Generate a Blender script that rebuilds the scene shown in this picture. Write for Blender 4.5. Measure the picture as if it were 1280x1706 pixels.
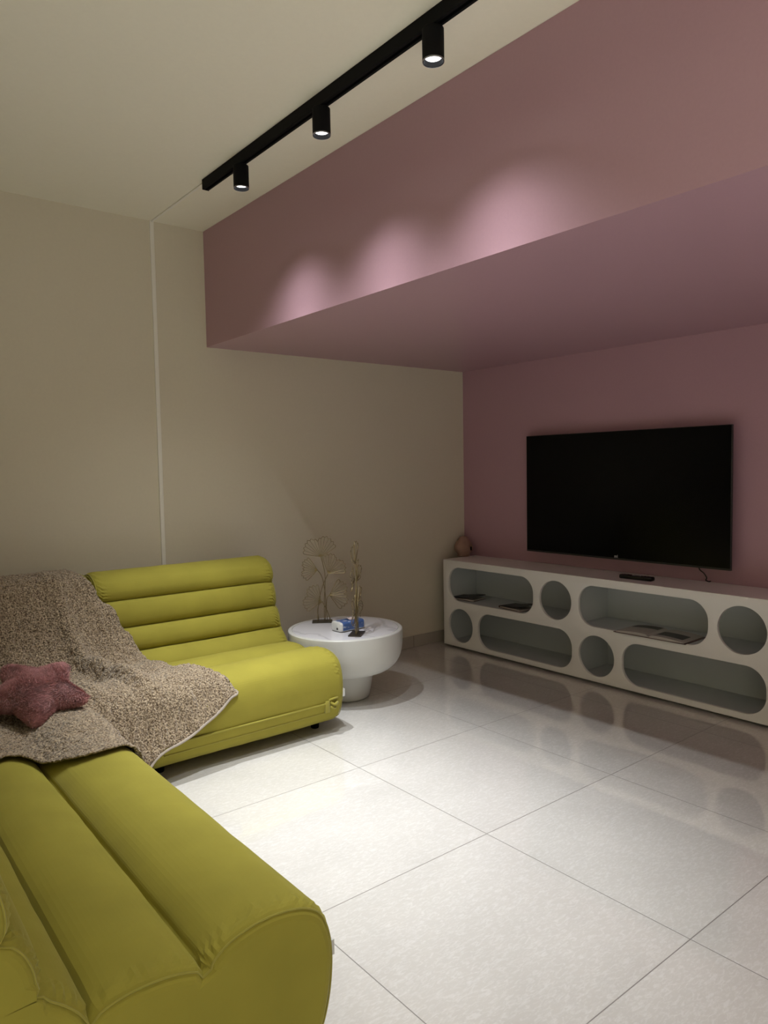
import bpy, bmesh, math, random
import numpy as np
from mathutils import Vector, Matrix, noise
from mathutils.geometry import tessellate_polygon

random.seed(7)
rng = np.random.RandomState(5)
scene = bpy.context.scene
C = scene.collection
for o in list(bpy.data.objects):
    bpy.data.objects.remove(o)

# ------------------------------------------------------------------ camera
CAM = Vector((-4.172, -4.161, 1.3768)); YAW, PITCH, ROLL, FPX = 0.6762, -0.0603, -0.018, 1206.37
cam_d = bpy.data.cameras.new('camera'); cam = bpy.data.objects.new('camera', cam_d); C.objects.link(cam)
cam_d.sensor_fit = 'VERTICAL'; cam_d.sensor_height = 36.0; cam_d.lens = FPX / 1706 * 36.0
cam_d.clip_start = 0.02
fw = Vector((math.sin(YAW)*math.cos(PITCH), math.cos(YAW)*math.cos(PITCH), math.sin(PITCH)))
rt = Vector((math.cos(YAW), -math.sin(YAW), 0)); up_ = rt.cross(fw)
r2 = rt*math.cos(ROLL) + up_*math.sin(ROLL); u2 = -rt*math.sin(ROLL) + up_*math.cos(ROLL)
cam.matrix_world = Matrix.Translation(CAM) @ Matrix((r2, u2, -fw)).transposed().to_4x4()
scene.camera = cam

# ------------------------------------------------------------------ world, exposure
w = bpy.data.worlds.new('world'); scene.world = w; w.use_nodes = True
w.node_tree.nodes['Background'].inputs[0].default_value = (0.01, 0.01, 0.012, 1)
w.node_tree.nodes['Background'].inputs[1].default_value = 0.3
scene.view_settings.view_transform = 'Standard'; scene.view_settings.look = 'None'
scene.view_settings.gamma = 1; scene.view_settings.use_curve_mapping = False
scene.view_settings.exposure = 1.1
H = 2.826                       # ceiling
SPOT_W = 93.0                   # watts of every track spot
SPOT_COL = (0.94, 0.97, 1.0)
SPOT_ANGLE = 124.0; SPOT_BLEND = 0.15
BEAM = [(0, 1), (9, .96), (15, .82), (20, .60), (24, .42), (28, .235), (33, .115), (38, .065), (43, .033), (48, .010), (60, 0)]   # beam profile of the reflector, degrees : strength
SPOT_Y = (-2.404, -1.765, -1.105)
FILL_XY = ((-4.05, -4.85), (-4.05, -5.50), (-4.05, -6.15))     # added row of unseen spots behind the camera, supplies the room's bounce light
FILL_W = 290.0

# ------------------------------------------------------------------ helpers
def mat(name, col, rough=0.6, metal=0.0, spec=0.5, emit=None, estr=0, sheen=0, coat=0):
    m = bpy.data.materials.new(name); m.use_nodes = True
    b = m.node_tree.nodes['Principled BSDF']
    b.inputs['Base Color'].default_value = (*col, 1); b.inputs['Roughness'].default_value = rough
    b.inputs['Metallic'].default_value = metal; b.inputs['Specular IOR Level'].default_value = spec
    b.inputs['Sheen Weight'].default_value = sheen; b.inputs['Coat Weight'].default_value = coat
    if emit: b.inputs['Emission Color'].default_value = (*emit, 1); b.inputs['Emission Strength'].default_value = estr
    return m
def nodes(m): return m.node_tree.nodes, m.node_tree.links, m.node_tree.nodes['Principled BSDF']
def add_noise(m, scale=50, lo=0.9, hi=1.1, bump=0.0, dist=0.001, detail=4, vec=None, rough_var=None):
    """modulates the base colour by object-space noise and adds a bump"""
    N, L, b = nodes(m)
    tc = N.new('ShaderNodeTexCoord'); mp = N.new('ShaderNodeMapping'); L.new(tc.outputs['Object'], mp.inputs[0])
    if vec: mp.inputs['Scale'].default_value = vec
    n = N.new('ShaderNodeTexNoise'); n.inputs['Scale'].default_value = scale; n.inputs['Detail'].default_value = detail
    L.new(mp.outputs[0], n.inputs['Vector'])
    mr = N.new('ShaderNodeMapRange'); L.new(n.outputs['Fac'], mr.inputs['Value'])
    mr.inputs['From Min'].default_value = 0.25; mr.inputs['From Max'].default_value = 0.75
    mr.inputs['To Min'].default_value = lo; mr.inputs['To Max'].default_value = hi
    vm = N.new('ShaderNodeVectorMath'); vm.operation = 'SCALE'
    vm.inputs[0].default_value = b.inputs['Base Color'].default_value[:3]; L.new(mr.outputs[0], vm.inputs['Scale'])
    L.new(vm.outputs[0], b.inputs['Base Color'])
    if bump:
        bp = N.new('ShaderNodeBump'); bp.inputs['Strength'].default_value = bump; bp.inputs['Distance'].default_value = dist
        L.new(n.outputs['Fac'], bp.inputs['Height']); L.new(bp.outputs[0], b.inputs['Normal'])
    return m

def obj(name, bm_or_me, m=None, parent=None, smooth=True, sharp=40):
    if isinstance(bm_or_me, bmesh.types.BMesh):
        me = bpy.data.meshes.new(name)
        bmesh.ops.recalc_face_normals(bm_or_me, faces=bm_or_me.faces[:])
        for f in bm_or_me.faces:
            f.smooth = smooth
        if smooth:
            for e in bm_or_me.edges:
                if len(e.link_faces) == 2 and e.calc_face_angle(0) > math.radians(sharp): e.smooth = False
        bm_or_me.to_mesh(me); bm_or_me.free()
    else: me = bm_or_me
    if m: me.materials.append(m)
    o = bpy.data.objects.new(name, me); C.objects.link(o)
    if parent: o.parent = parent
    return o
def thing(name, label, cat, loc=(0, 0, 0), rz=0, group=None):
    o = bpy.data.objects.new(name, None); C.objects.link(o); o.empty_display_size = 0.05
    o.location = loc; o.rotation_euler = (0, 0, rz)
    return tag(o, label, cat, group)
def tag(o, label, cat, group=None):
    o['label'] = label; o['category'] = cat
    if group: o['group'] = group
    return o
def struct(o, label=None, cat=None):
    o['kind'] = 'structure'
    if label: o['label'] = label
    if cat: o['category'] = cat
    return o
def box(bm, x0, x1, y0, y1, z0, z1, bevel=0, seg=2):
    r = bmesh.ops.create_cube(bm, size=1)
    for v in r['verts']:
        v.co = Vector(((x0+x1)/2 + v.co.x*(x1-x0), (y0+y1)/2 + v.co.y*(y1-y0), (z0+z1)/2 + v.co.z*(z1-z0)))
    if bevel:
        es = list({e for v in r['verts'] for e in v.link_edges})
        bmesh.ops.bevel(bm, geom=es, offset=bevel, segments=seg, affect='EDGES', profile=0.5)
    return bm
def B(*a, **k):
    bm = bmesh.new(); return box(bm, *a, **k)
def lathe(prof, n=64, cx=0, cy=0, cap=True):
    bm = bmesh.new(); rings = []
    for r, z in prof:
        if r < 1e-6: rings.append([bm.verts.new((cx, cy, z))]); continue
        rings.append([bm.verts.new((cx + r*math.cos(2*math.pi*i/n), cy + r*math.sin(2*math.pi*i/n), z)) for i in range(n)])
    for a, b in zip(rings, rings[1:]):
        for i in range(n):
            j = (i+1) % n
            if len(a) == 1 and len(b) == 1: continue
            if len(a) == 1: bm.faces.new((a[0], b[i], b[j]))
            elif len(b) == 1: bm.faces.new((a[i], a[j], b[0]))
            else: bm.faces.new((a[i], a[j], b[j], b[i]))
    return bm
def tube(bm, pts, r, n=6, closed=False):
    pts = [Vector(p) for p in pts]; m = len(pts); rings = []
    ref = None
    for i, p in enumerate(pts):
        a = pts[(i-1) % m] if (closed or i > 0) else pts[i]
        b = pts[(i+1) % m] if (closed or i < m-1) else pts[i]
        d = (b-a)
        if d.length < 1e-9: d = Vector((0, 0, 1))
        d.normalize()
        if ref is None:
            ref = Vector((0, 0, 1)) if abs(d.z) < .9 else Vector((1, 0, 0))
        s = d.cross(ref)
        if s.length < 1e-4: s = d.orthogonal()
        s.normalize(); t = s.cross(d).normalized(); ref = t
        rr = r[i] if isinstance(r, (list, tuple)) else r
        rings.append([bm.verts.new(p + s*math.cos(2*math.pi*k/n)*rr + t*math.sin(2*math.pi*k/n)*rr) for k in range(n)])
    for i in range(m if closed else m-1):
        a, b = rings[i], rings[(i+1) % m]
        for k in range(n): bm.faces.new((a[k], a[(k+1) % n], b[(k+1) % n], b[k]))
    if not closed:
        bm.faces.new(rings[0][::-1]); bm.faces.new(rings[-1])
    return bm
def catmull(P, n=8):
    P = [np.array(p, float) for p in P]; out = []
    Q = [2*P[0]-P[1]] + P + [2*P[-1]-P[-2]]
    for i in range(1, len(Q)-2):
        a, b, c, d = Q[i-1:i+3]
        for k in range(n):
            t = k/n
            out.append(.5*((2*b) + (-a+c)*t + (2*a-5*b+4*c-d)*t*t + (-a+3*b-3*c+d)*t**3))
    out.append(P[-1]); return out

# ------------------------------------------------------------------ materials
M = {}
M['beige'] = add_noise(mat('beige wall paint', (0.74, 0.68, 0.54), 0.85, spec=0.25), 60, .985, 1.015, .12, .001)
M['ceil'] = add_noise(mat('ceiling paint', (0.94, 0.90, 0.75), 0.9, spec=0.2), 60, .99, 1.01)
M['pink'] = add_noise(mat('dusty pink satin paint', (0.49, 0.295, 0.345), 0.36, spec=0.5), 90, .98, 1.02, .08, .0008)
M['white'] = mat('white lacquer', (0.88, 0.865, 0.83), 0.4)
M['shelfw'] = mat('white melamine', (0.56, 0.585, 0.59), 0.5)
M['blk'] = mat('black powder coat', (0.003, 0.003, 0.0032), 0.7, spec=.15)
M['tvscreen'] = mat('dark glass', (0.003, 0.003, 0.003), 0.2, spec=0.12)
M['tvcase'] = mat('black plastic', (0.01, 0.01, 0.01), 0.4)
M['lamp'] = mat('lit lens', (1, 1, 1), 0.4, emit=(0.95, 0.97, 1.0), estr=3.5)
M['chrome'] = mat('bright ring', (0.35, 0.35, 0.37), 0.35, metal=1)
M['velvet'] = mat('olive green velvet', (0.325, 0.285, 0.042), 0.85, spec=0.2, sheen=0.35)
M['velvet'].node_tree.nodes['Principled BSDF'].inputs['Sheen Tint'].default_value = (0.8, 0.75, 0.35, 1)
M['velvet'].node_tree.nodes['Principled BSDF'].inputs['Sheen Roughness'].default_value = 0.4
add_noise(M['velvet'], 5, .9, 1.08, 0, detail=8, vec=(1, 1, 1))
M['velvetp'] = mat('olive piping', (0.325, 0.285, 0.042), 0.8, spec=0.2, sheen=0.3)
M['sherpa'] = mat('brown beige sherpa fleece', (0.36, 0.29, 0.20), 0.95, spec=0.1, sheen=0.3)
M['hem'] = mat('pale hem binding', (0.42, 0.365, 0.30), 0.9, spec=0.1)
M['fur'] = add_noise(mat('dusty pink faux fur', (0.50, 0.235, 0.225), 0.85, spec=0.15, sheen=0.5), 35, .72, 1.25)
M['ceramic'] = mat('off-white lacquer', (0.66, 0.655, 0.61), 0.38)
M['gold'] = mat('aged brass wire', (0.30, 0.235, 0.12), 0.45, metal=.8)
M['plate'] = mat('dark bronze plate', (0.075, 0.062, 0.045), 0.45, metal=0.6)
M['tag'] = mat('white cloth tag', (0.7, 0.7, 0.68), 0.8)
M['duct'] = mat('white cable duct plastic', (0.92, 0.89, 0.80), 0.45)

def floor_mat():
    m = mat('polished stone tile', (0.66, 0.63, 0.58), 0.07, spec=0.5); N, L, b = nodes(m); b.inputs['IOR'].default_value = 1.9; b.inputs['Coat Weight'].default_value = .6; b.inputs['Coat Roughness'].default_value = .03; b.inputs['Coat IOR'].default_value = 1.8
    tc = N.new('ShaderNodeTexCoord')
    sep = N.new('ShaderNodeSeparateXYZ'); L.new(tc.outputs['Object'], sep.inputs[0])
    def math_(op, a, bb=None, c=None):
        n = N.new('ShaderNodeMath'); n.operation = op
        for i, v in enumerate((a, bb, c)):
            if v is None: continue
            if isinstance(v, (int, float)): n.inputs[i].default_value = v
            else: L.new(v, n.inputs[i])
        return n.outputs[0]
    ds, cells = [], []
    for ax, g in (('X', -2.2352), ('Y', -1.5291)):
        t = math_('DIVIDE', math_('SUBTRACT', sep.outputs[ax], g), 0.8)
        fr = math_('FRACT', t); cells.append(math_('FLOOR', t))
        ds.append(math_('MULTIPLY', math_('MINIMUM', fr, math_('SUBTRACT', 1.0, fr)), 0.8))
    d = math_('MINIMUM', ds[0], ds[1])
    g = N.new('ShaderNodeMapRange'); L.new(d, g.inputs['Value']); g.inputs['From Min'].default_value = 0.0009; g.inputs['From Max'].default_value = 0.0021
    cv = N.new('ShaderNodeCombineXYZ'); L.new(cells[0], cv.inputs[0]); L.new(cells[1], cv.inputs[1])
    wn = N.new('ShaderNodeTexWhiteNoise'); wn.noise_dimensions = '3D'; L.new(cv.outputs[0], wn.inputs['Vector'])
    off = N.new('ShaderNodeVectorMath'); off.operation = 'MULTIPLY_ADD'; L.new(wn.outputs['Color'], off.inputs[0]); off.inputs[1].default_value = (9, 9, 9); L.new(tc.outputs['Object'], off.inputs[2])
    # fine directional flecks
    mp = N.new('ShaderNodeMapping'); L.new(off.outputs[0], mp.inputs[0]); mp.inputs['Rotation'].default_value = (0, 0, 0.55); mp.inputs['Scale'].default_value = (1, 2.6, 1)
    n1 = N.new('ShaderNodeTexNoise'); n1.inputs['Scale'].default_value = 42; n1.inputs['Detail'].default_value = 8; n1.inputs['Roughness'].default_value = 0.62; n1.inputs['Distortion'].default_value = 0.9; L.new(mp.outputs[0], n1.inputs['Vector'])
    r1 = N.new('ShaderNodeValToRGB'); L.new(n1.outputs['Fac'], r1.inputs[0])
    r1.color_ramp.elements[0].position = 0.47; r1.color_ramp.elements[0].color = (0.655, 0.63, 0.588, 1)
    r1.color_ramp.elements[1].position = 0.64; r1.color_ramp.elements[1].color = (0.735, 0.715, 0.68, 1)
    n2 = N.new('ShaderNodeTexNoise'); n2.inputs['Scale'].default_value = 3.2; n2.inputs['Detail'].default_value = 5; L.new(off.outputs[0], n2.inputs['Vector'])
    mr = N.new('ShaderNodeMapRange'); L.new(n2.outputs['Fac'], mr.inputs['Value']); mr.inputs['From Min'].default_value = .3; mr.inputs['From Max'].default_value = .7; mr.inputs['To Min'].default_value = .95; mr.inputs['To Max'].default_value = 1.04
    vm = N.new('ShaderNodeVectorMath'); vm.operation = 'SCALE'; L.new(r1.outputs[0], vm.inputs[0]); L.new(mr.outputs[0], vm.inputs['Scale'])
    mx = N.new('ShaderNodeMix'); mx.data_type = 'RGBA'; L.new(g.outputs[0], mx.inputs['Factor']); mx.inputs['A'].default_value = (0.20, 0.18, 0.16, 1); L.new(vm.outputs[0], mx.inputs['B'])
    L.new(mx.outputs['Result'], b.inputs['Base Color'])
    rr = N.new('ShaderNodeMapRange'); L.new(g.outputs[0], rr.inputs['Value']); rr.inputs['To Min'].default_value = .7; rr.inputs['To Max'].default_value = .05; L.new(rr.outputs[0], b.inputs['Roughness'])
    bp = N.new('ShaderNodeBump'); bp.inputs['Distance'].default_value = 0.0012; bp.inputs['Strength'].default_value = .5; L.new(g.outputs[0], bp.inputs['Height']); L.new(bp.outputs[0], b.inputs['Normal'])
    return m
M['floor'] = floor_mat()
def base_mat():
    m = mat('stone skirting tile', (0.42, 0.37, 0.31), 0.3); N, L, b = nodes(m)
    tc = N.new('ShaderNodeTexCoord'); sep = N.new('ShaderNodeSeparateXYZ'); L.new(tc.outputs['Object'], sep.inputs[0])
    ad = N.new('ShaderNodeMath'); ad.operation = 'ADD'; L.new(sep.outputs[0], ad.inputs[0]); L.new(sep.outputs[1], ad.inputs[1])
    t = N.new('ShaderNodeMath'); t.operation = 'MULTIPLY_ADD'; L.new(ad.outputs[0], t.inputs[0]); t.inputs[1].default_value = 1.25; t.inputs[2].default_value = 10.73
    fr = N.new('ShaderNodeMath'); fr.operation = 'FRACT'; L.new(t.outputs[0], fr.inputs[0])
    g = N.new('ShaderNodeMapRange'); L.new(fr.outputs[0], g.inputs['Value']); g.inputs['From Min'].default_value = .003; g.inputs['From Max'].default_value = .005
    mx = N.new('ShaderNodeMix'); mx.data_type = 'RGBA'; L.new(g.outputs[0], mx.inputs['Factor']); mx.inputs['A'].default_value = (0.10, 0.085, 0.07, 1); mx.inputs['B'].default_value = (0.45, 0.40, 0.335, 1)
    L.new(mx.outputs['Result'], b.inputs['Base Color']); return m
M['skirt'] = base_mat()

# ------------------------------------------------------------------ room shell
XL, YF = -4.85, -8.2
SX, SZ = -2.2, 2.134           # soffit face and underside
struct(obj('floor', B(XL-.1, .1, YF-.1, .1, -.1, 0), M['floor'], smooth=False), 'pale polished stone floor laid in large square tiles', 'floor')
struct(obj('ceiling', B(XL-.1, .1, YF-.1, .1, H, H+.1), M['ceil'], smooth=False), 'warm white ceiling behind the black light track', 'ceiling')
struct(obj('wall_back', B(XL-.1, .1, 0, .1, 0, H), M['beige'], smooth=False), 'plain beige wall behind the green sofas', 'wall')
struct(obj('wall_right', B(0, .1, YF, 0, 0, H), M['pink'], smooth=False), 'dusty pink wall behind the television', 'wall')
struct(obj('wall_left', B(XL-.1, XL, YF, 0, 0, H), M['beige'], smooth=False), 'plain beige side wall left of the sofas, out of the photo', 'wall')
struct(obj('wall_front', B(XL-.1, .1, YF-.1, YF, 0, H), M['beige'], smooth=False), 'plain beige wall behind the camera, out of the photo', 'wall')
struct(obj('trim_1', B(SX, -.0005, YF+.001, -.0008, SZ, H-.001), M['pink'], smooth=False), 'deep dusty pink soffit boxed out along the ceiling', 'soffit')
struct(obj('baseboard_back', B(XL, -.001, -.011, -.0005, 0.0005, .088, bevel=.001, seg=1), M['skirt'], smooth=False), 'low stone tile skirting along the beige wall', 'baseboard')
struct(obj('baseboard_right', B(-.011, -.0005, YF, -.012, 0.0005, .088, bevel=.001, seg=1), M['skirt'], smooth=False))

# ------------------------------------------------------------------ light track and spots
TX = -2.5265
t = thing('light_track', 'long black straight rail mounted on the ceiling beside the pink soffit', 'light track', (TX, -.735, H))
bm = bmesh.new()
prof = [(-.0165, 0), (-.0165, -.048), (-.006, -.048), (-.006, -.030), (.006, -.030), (.006, -.048), (.0165, -.048), (.0165, 0)]
a = [bm.verts.new((x, 0, z-.0005)) for x, z in prof]; b = [bm.verts.new((x, -3.6, z-.0005)) for x, z in prof]
for i in range(len(prof)):
    j = (i+1) % len(prof); bm.faces.new((a[i], a[j], b[j], b[i]))
bm.faces.new(a); bm.faces.new(b[::-1])
obj('rail', bm, M['blk'], t, smooth=False)
obj('end_cap', B(-.0172, .0172, -.004, .003, -.0495, -.0005, bevel=.001), M['blk'], t, smooth=False)

def track_spot(y, label, watts, x=TX, group='black cylinder spotlights on the track'):
    t = thing('track_spotlight', label, 'spotlight', (x, y, H-.0495), group=group)
    r = .0352; top = -.002; bot = -.1045
    prof = [(0, top), (r-.003, top), (r, top-.003), (r, bot), (r-.002, bot-.001), (r-.0035, bot), (r-.004, bot+.016), (r-.008, bot+.024), (0, bot+.024)]
    obj('housing', lathe(prof, 48), M['blk'], t)
    obj('adapter', B(-.0055, .0055, -.03, .03, -.002, .018), M['blk'], t, smooth=False)
    ring = [(r-.0022, bot+.003), (r-.0020, bot-.0012), (r-.0004, bot-.0012), (r+.0003, bot+.001), (r+.0003, bot+.003), (r-.0022, bot+.003)]
    obj('bezel', lathe(ring, 48), M['chrome'], t)
    ln = obj('lens', lathe([(0, bot+.0145), (r-.0085, bot+.0145), (r-.0085, bot+.021), (0, bot+.021)], 40), M['lamp'], t)
    ld = bpy.data.lights.new('spot_beam', 'SPOT'); ld.energy = watts; ld.color = SPOT_COL
    ld.spot_size = math.radians(SPOT_ANGLE); ld.spot_blend = SPOT_BLEND; ld.shadow_soft_size = .006
    ld.use_nodes = True; nt = ld.node_tree; em = nt.nodes['Emission']
    ge = nt.nodes.new('ShaderNodeNewGeometry'); se = nt.nodes.new('ShaderNodeSeparateXYZ'); nt.links.new(ge.outputs['Incoming'], se.inputs[0])
    ab = nt.nodes.new('ShaderNodeMath'); ab.operation = 'ABSOLUTE'; nt.links.new(se.outputs[2], ab.inputs[0])
    ac = nt.nodes.new('ShaderNodeMath'); ac.operation = 'ARCCOSINE'; nt.links.new(ab.outputs[0], ac.inputs[0])
    dv = nt.nodes.new('ShaderNodeMath'); dv.operation = 'DIVIDE'; nt.links.new(ac.outputs[0], dv.inputs[0]); dv.inputs[1].default_value = math.radians(60)
    fc = nt.nodes.new('ShaderNodeFloatCurve'); nt.links.new(dv.outputs[0], fc.inputs['Value']); cv = fc.mapping.curves[0]
    cv.points[0].location = (0, 1); cv.points[1].location = (1, 0)
    for a_, f_ in BEAM[1:-1]: cv.points.new(a_/60, f_)
    fc.mapping.update(); nt.links.new(fc.outputs[0], em.inputs['Strength'])
    lo = bpy.data.objects.new('spot_beam', ld); C.objects.link(lo); lo.parent = t; lo.location = (0, 0, bot-.003)
    return t
SPLAB = ['largest and nearest of the three black cylinder spotlights under the ceiling track',
         'middle one of the three black cylinder spotlights under the ceiling track',
         'farthest black cylinder spotlight, next to the end of the ceiling track',
         'added fill spotlight behind the camera, unseen, first of three',
         'added fill spotlight behind the camera, unseen, second of three',
         'added fill spotlight behind the camera, unseen, last of three']
for y, l in zip(SPOT_Y, SPLAB): track_spot(y, l, SPOT_W)
t = thing('light_track', 'added black track behind the camera, unseen, holding the fill spots', 'light track', (FILL_XY[0][0], -4.6, H))
obj('rail', B(-.0165, .0165, -1.9, 0, -.048, -.0005), M['blk'], t, smooth=False)
for (x, y), l in zip(FILL_XY, SPLAB[3:]): track_spot(y, l, FILL_W, x, 'added fill spotlights on the unseen second track')

t = thing('cable_duct', 'thin white cable duct running down the beige wall behind the sofas', 'cable duct', (TX+.006, 0, 0))
obj('wall_strip', B(-.012, .012, -.010, -.0008, .30, H-.0008, bevel=.002, seg=1), M['duct'], t, smooth=False)
obj('ceiling_strip', B(-.006, .006, -.727, -.0105, H-.008, H-.0005, bevel=.002, seg=1), M['duct'], t, smooth=False)

# ------------------------------------------------------------------ channelled sofas
#  profile in (a, z): a = distance from the back, z = height.  Rolls meet in creases.
S1, S2, S3, S4, S5 = (.286, .718), (.318, .578), (.362, .458), (.452, .370), (.680, .357)
def arc(p, q, sag, n=18):
    p = np.array(p); q = np.array(q); d = q-p; L = np.linalg.norm(d); nrm = np.array([-d[1], d[0]])/L
    out = []
    for k in range(n+1):
        t = k/n
        out.append(p + d*t + nrm*sag*(1-(2*t-1)**2)**.52)
    return out
def seat_profile(k=1.0):
    pts = []
    pts += arc(S3, S4, .022*k, 12)[:-1]
    pts += arc(S4, S5, .046*k, 20)[:-1]
    crown = [S5, (.692, .380), (.733, .401+.008*k), (.80, .414+.010*k), (.865, .412+.010*k), (.925, .396+.010*k), (.968, .368+.005*k), (.990, .322), (.998, .262), (.994, .195), (.982, .135), (.962, .085), (.93, .056)]
    c = [np.array(v) for v in catmull(crown, 5)]
    pts += c
    pts += [np.array(v) for v in catmull([(.88, .052), (.5, .050), (.09, .050), (.03, .06), (.008, .10), (.004, .2), (.004, .435)], 5)]
    pts += [np.array(S3)*t + np.array((.004, .435))*(1-t) for t in np.linspace(.1, .9, 9)]
    return np.array(pts)
def back_profile(k=1.0):
    pts = [np.array(v) for v in catmull([(.004, .445), (.004, .6), (.010, .73), (.034, .80), (.085, .845), (.155, .862), (.222, .851), (.278, .818), (.302, .773), (.300, .735), S1], 5)][:-1]
    pts += arc(S1, S2, .034*k, 16)[:-1]
    pts += arc(S2, S3, .036*k, 16)
    pts = pts + [np.array(S3)*t + np.array((.004, .445))*(1-t) for t in np.linspace(.9, .1, 9)]
    return np.array(pts)
def clean(P):
    out = [P[0]]
    for v in P[1:]:
        if np.linalg.norm(v-out[-1]) > 1e-4: out.append(v)
    return np.array(out)
def normals2(P):
    d = np.roll(P, -1, 0) - np.roll(P, 1, 0); d /= np.linalg.norm(d, axis=1)[:, None]+1e-9
    n = np.stack([-d[:, 1], d[:, 0]], 1)
    area = .5*np.sum(P[:, 0]*np.roll(P[:, 1], -1) - np.roll(P[:, 0], -1)*P[:, 1])
    return n*(1 if area < 0 else -1)      # outward
def section_at(pf, dist, r=.042):
    """profile at a distance from the end of the module"""
    k = 1.0 if dist > .16 else .72 + .28*math.sin(math.pi/2*dist/.16)
    P = pf(k)
    if dist < r:
        e = 1-dist/r; ins = .030*(1-math.sqrt(max(0, 1-e*e)))
        n = normals2(pf(k)); m = np.ones(len(P))
        j0 = np.array((.004, .44)); j1 = np.array(S3); jd = (j1-j0)/np.linalg.norm(j1-j0)
        rel = P-j0; al = np.clip(rel@jd, 0, np.linalg.norm(j1-j0)); dj = np.linalg.norm(rel-al[:, None]*jd, axis=1)
        m = np.clip(dj/.035, 0, 1); m = m*m*(3-2*m)
        P = P - n*ins*m[:, None]
    return P
def sofa_part(name, pf, x0, x1, parent, seed, pucker=.0034):
    """lofts the profile along local X; local Y = -a (front towards -Y)"""
    L = x1-x0
    ds = [0, .002, .005, .010, .017, .026, .036, .048, .062, .08, .10, .125, .16]
    xs = [d for d in ds] + list(np.linspace(.2, L-.2, max(4, int(L/.035)))) + [L-d for d in ds[::-1]]
    bm = bmesh.new(); rings = []
    for x in xs:
        d = min(x, L-x); P = section_at(pf, d); N = normals2(P)
        row = []
        s = 0
        for i, (v, nn) in enumerate(zip(P, N)):
            s += np.linalg.norm(v-P[i-1]) if i else 0
            disp = .0030*(noise.noise(Vector((x*3.2+seed, v[0]*5, v[1]*5)))) + .0016*noise.noise(Vector((x*11+seed, v[0]*9, v[1]*9)))
            if pucker and .026 < v[1] and v[1] > .30:
                disp += pucker*math.sin(s*2*math.pi/.017 + 3*noise.noise(Vector((s*20, seed, 0))))*math.exp(-((d-.034)/.02)**2)*(.5+.8*max(0, noise.noise(Vector((s*9, seed+4, 1))) + .3))
            q = v + nn*disp
            row.append(bm.verts.new((x0+x, -q[0], q[1])))
        rings.append(row)
    n = len(rings[0])
    for a, b in zip(rings, rings[1:]):
        for i in range(n):
            j = (i+1) % n; bm.faces.new((a[i], a[j], b[j], b[i]))
    caps = []
    for ring in (rings[0], rings[-1]):
        loop = [Vector((v.co.y, v.co.z, 0)) for v in ring]
        for tri in tessellate_polygon([loop]):
            try: caps.append(bm.faces.new([ring[q] for q in tri]))
            except ValueError: pass
    for f in caps: f.tag = True
    bmesh.ops.recalc_face_normals(bm, faces=bm.faces[:])
    me = bpy.data.meshes.new(name)
    for f in bm.faces: f.smooth = not f.tag
    bm.to_mesh(me); bm.free()
    return obj(name, me, M['velvet'], parent)
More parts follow.
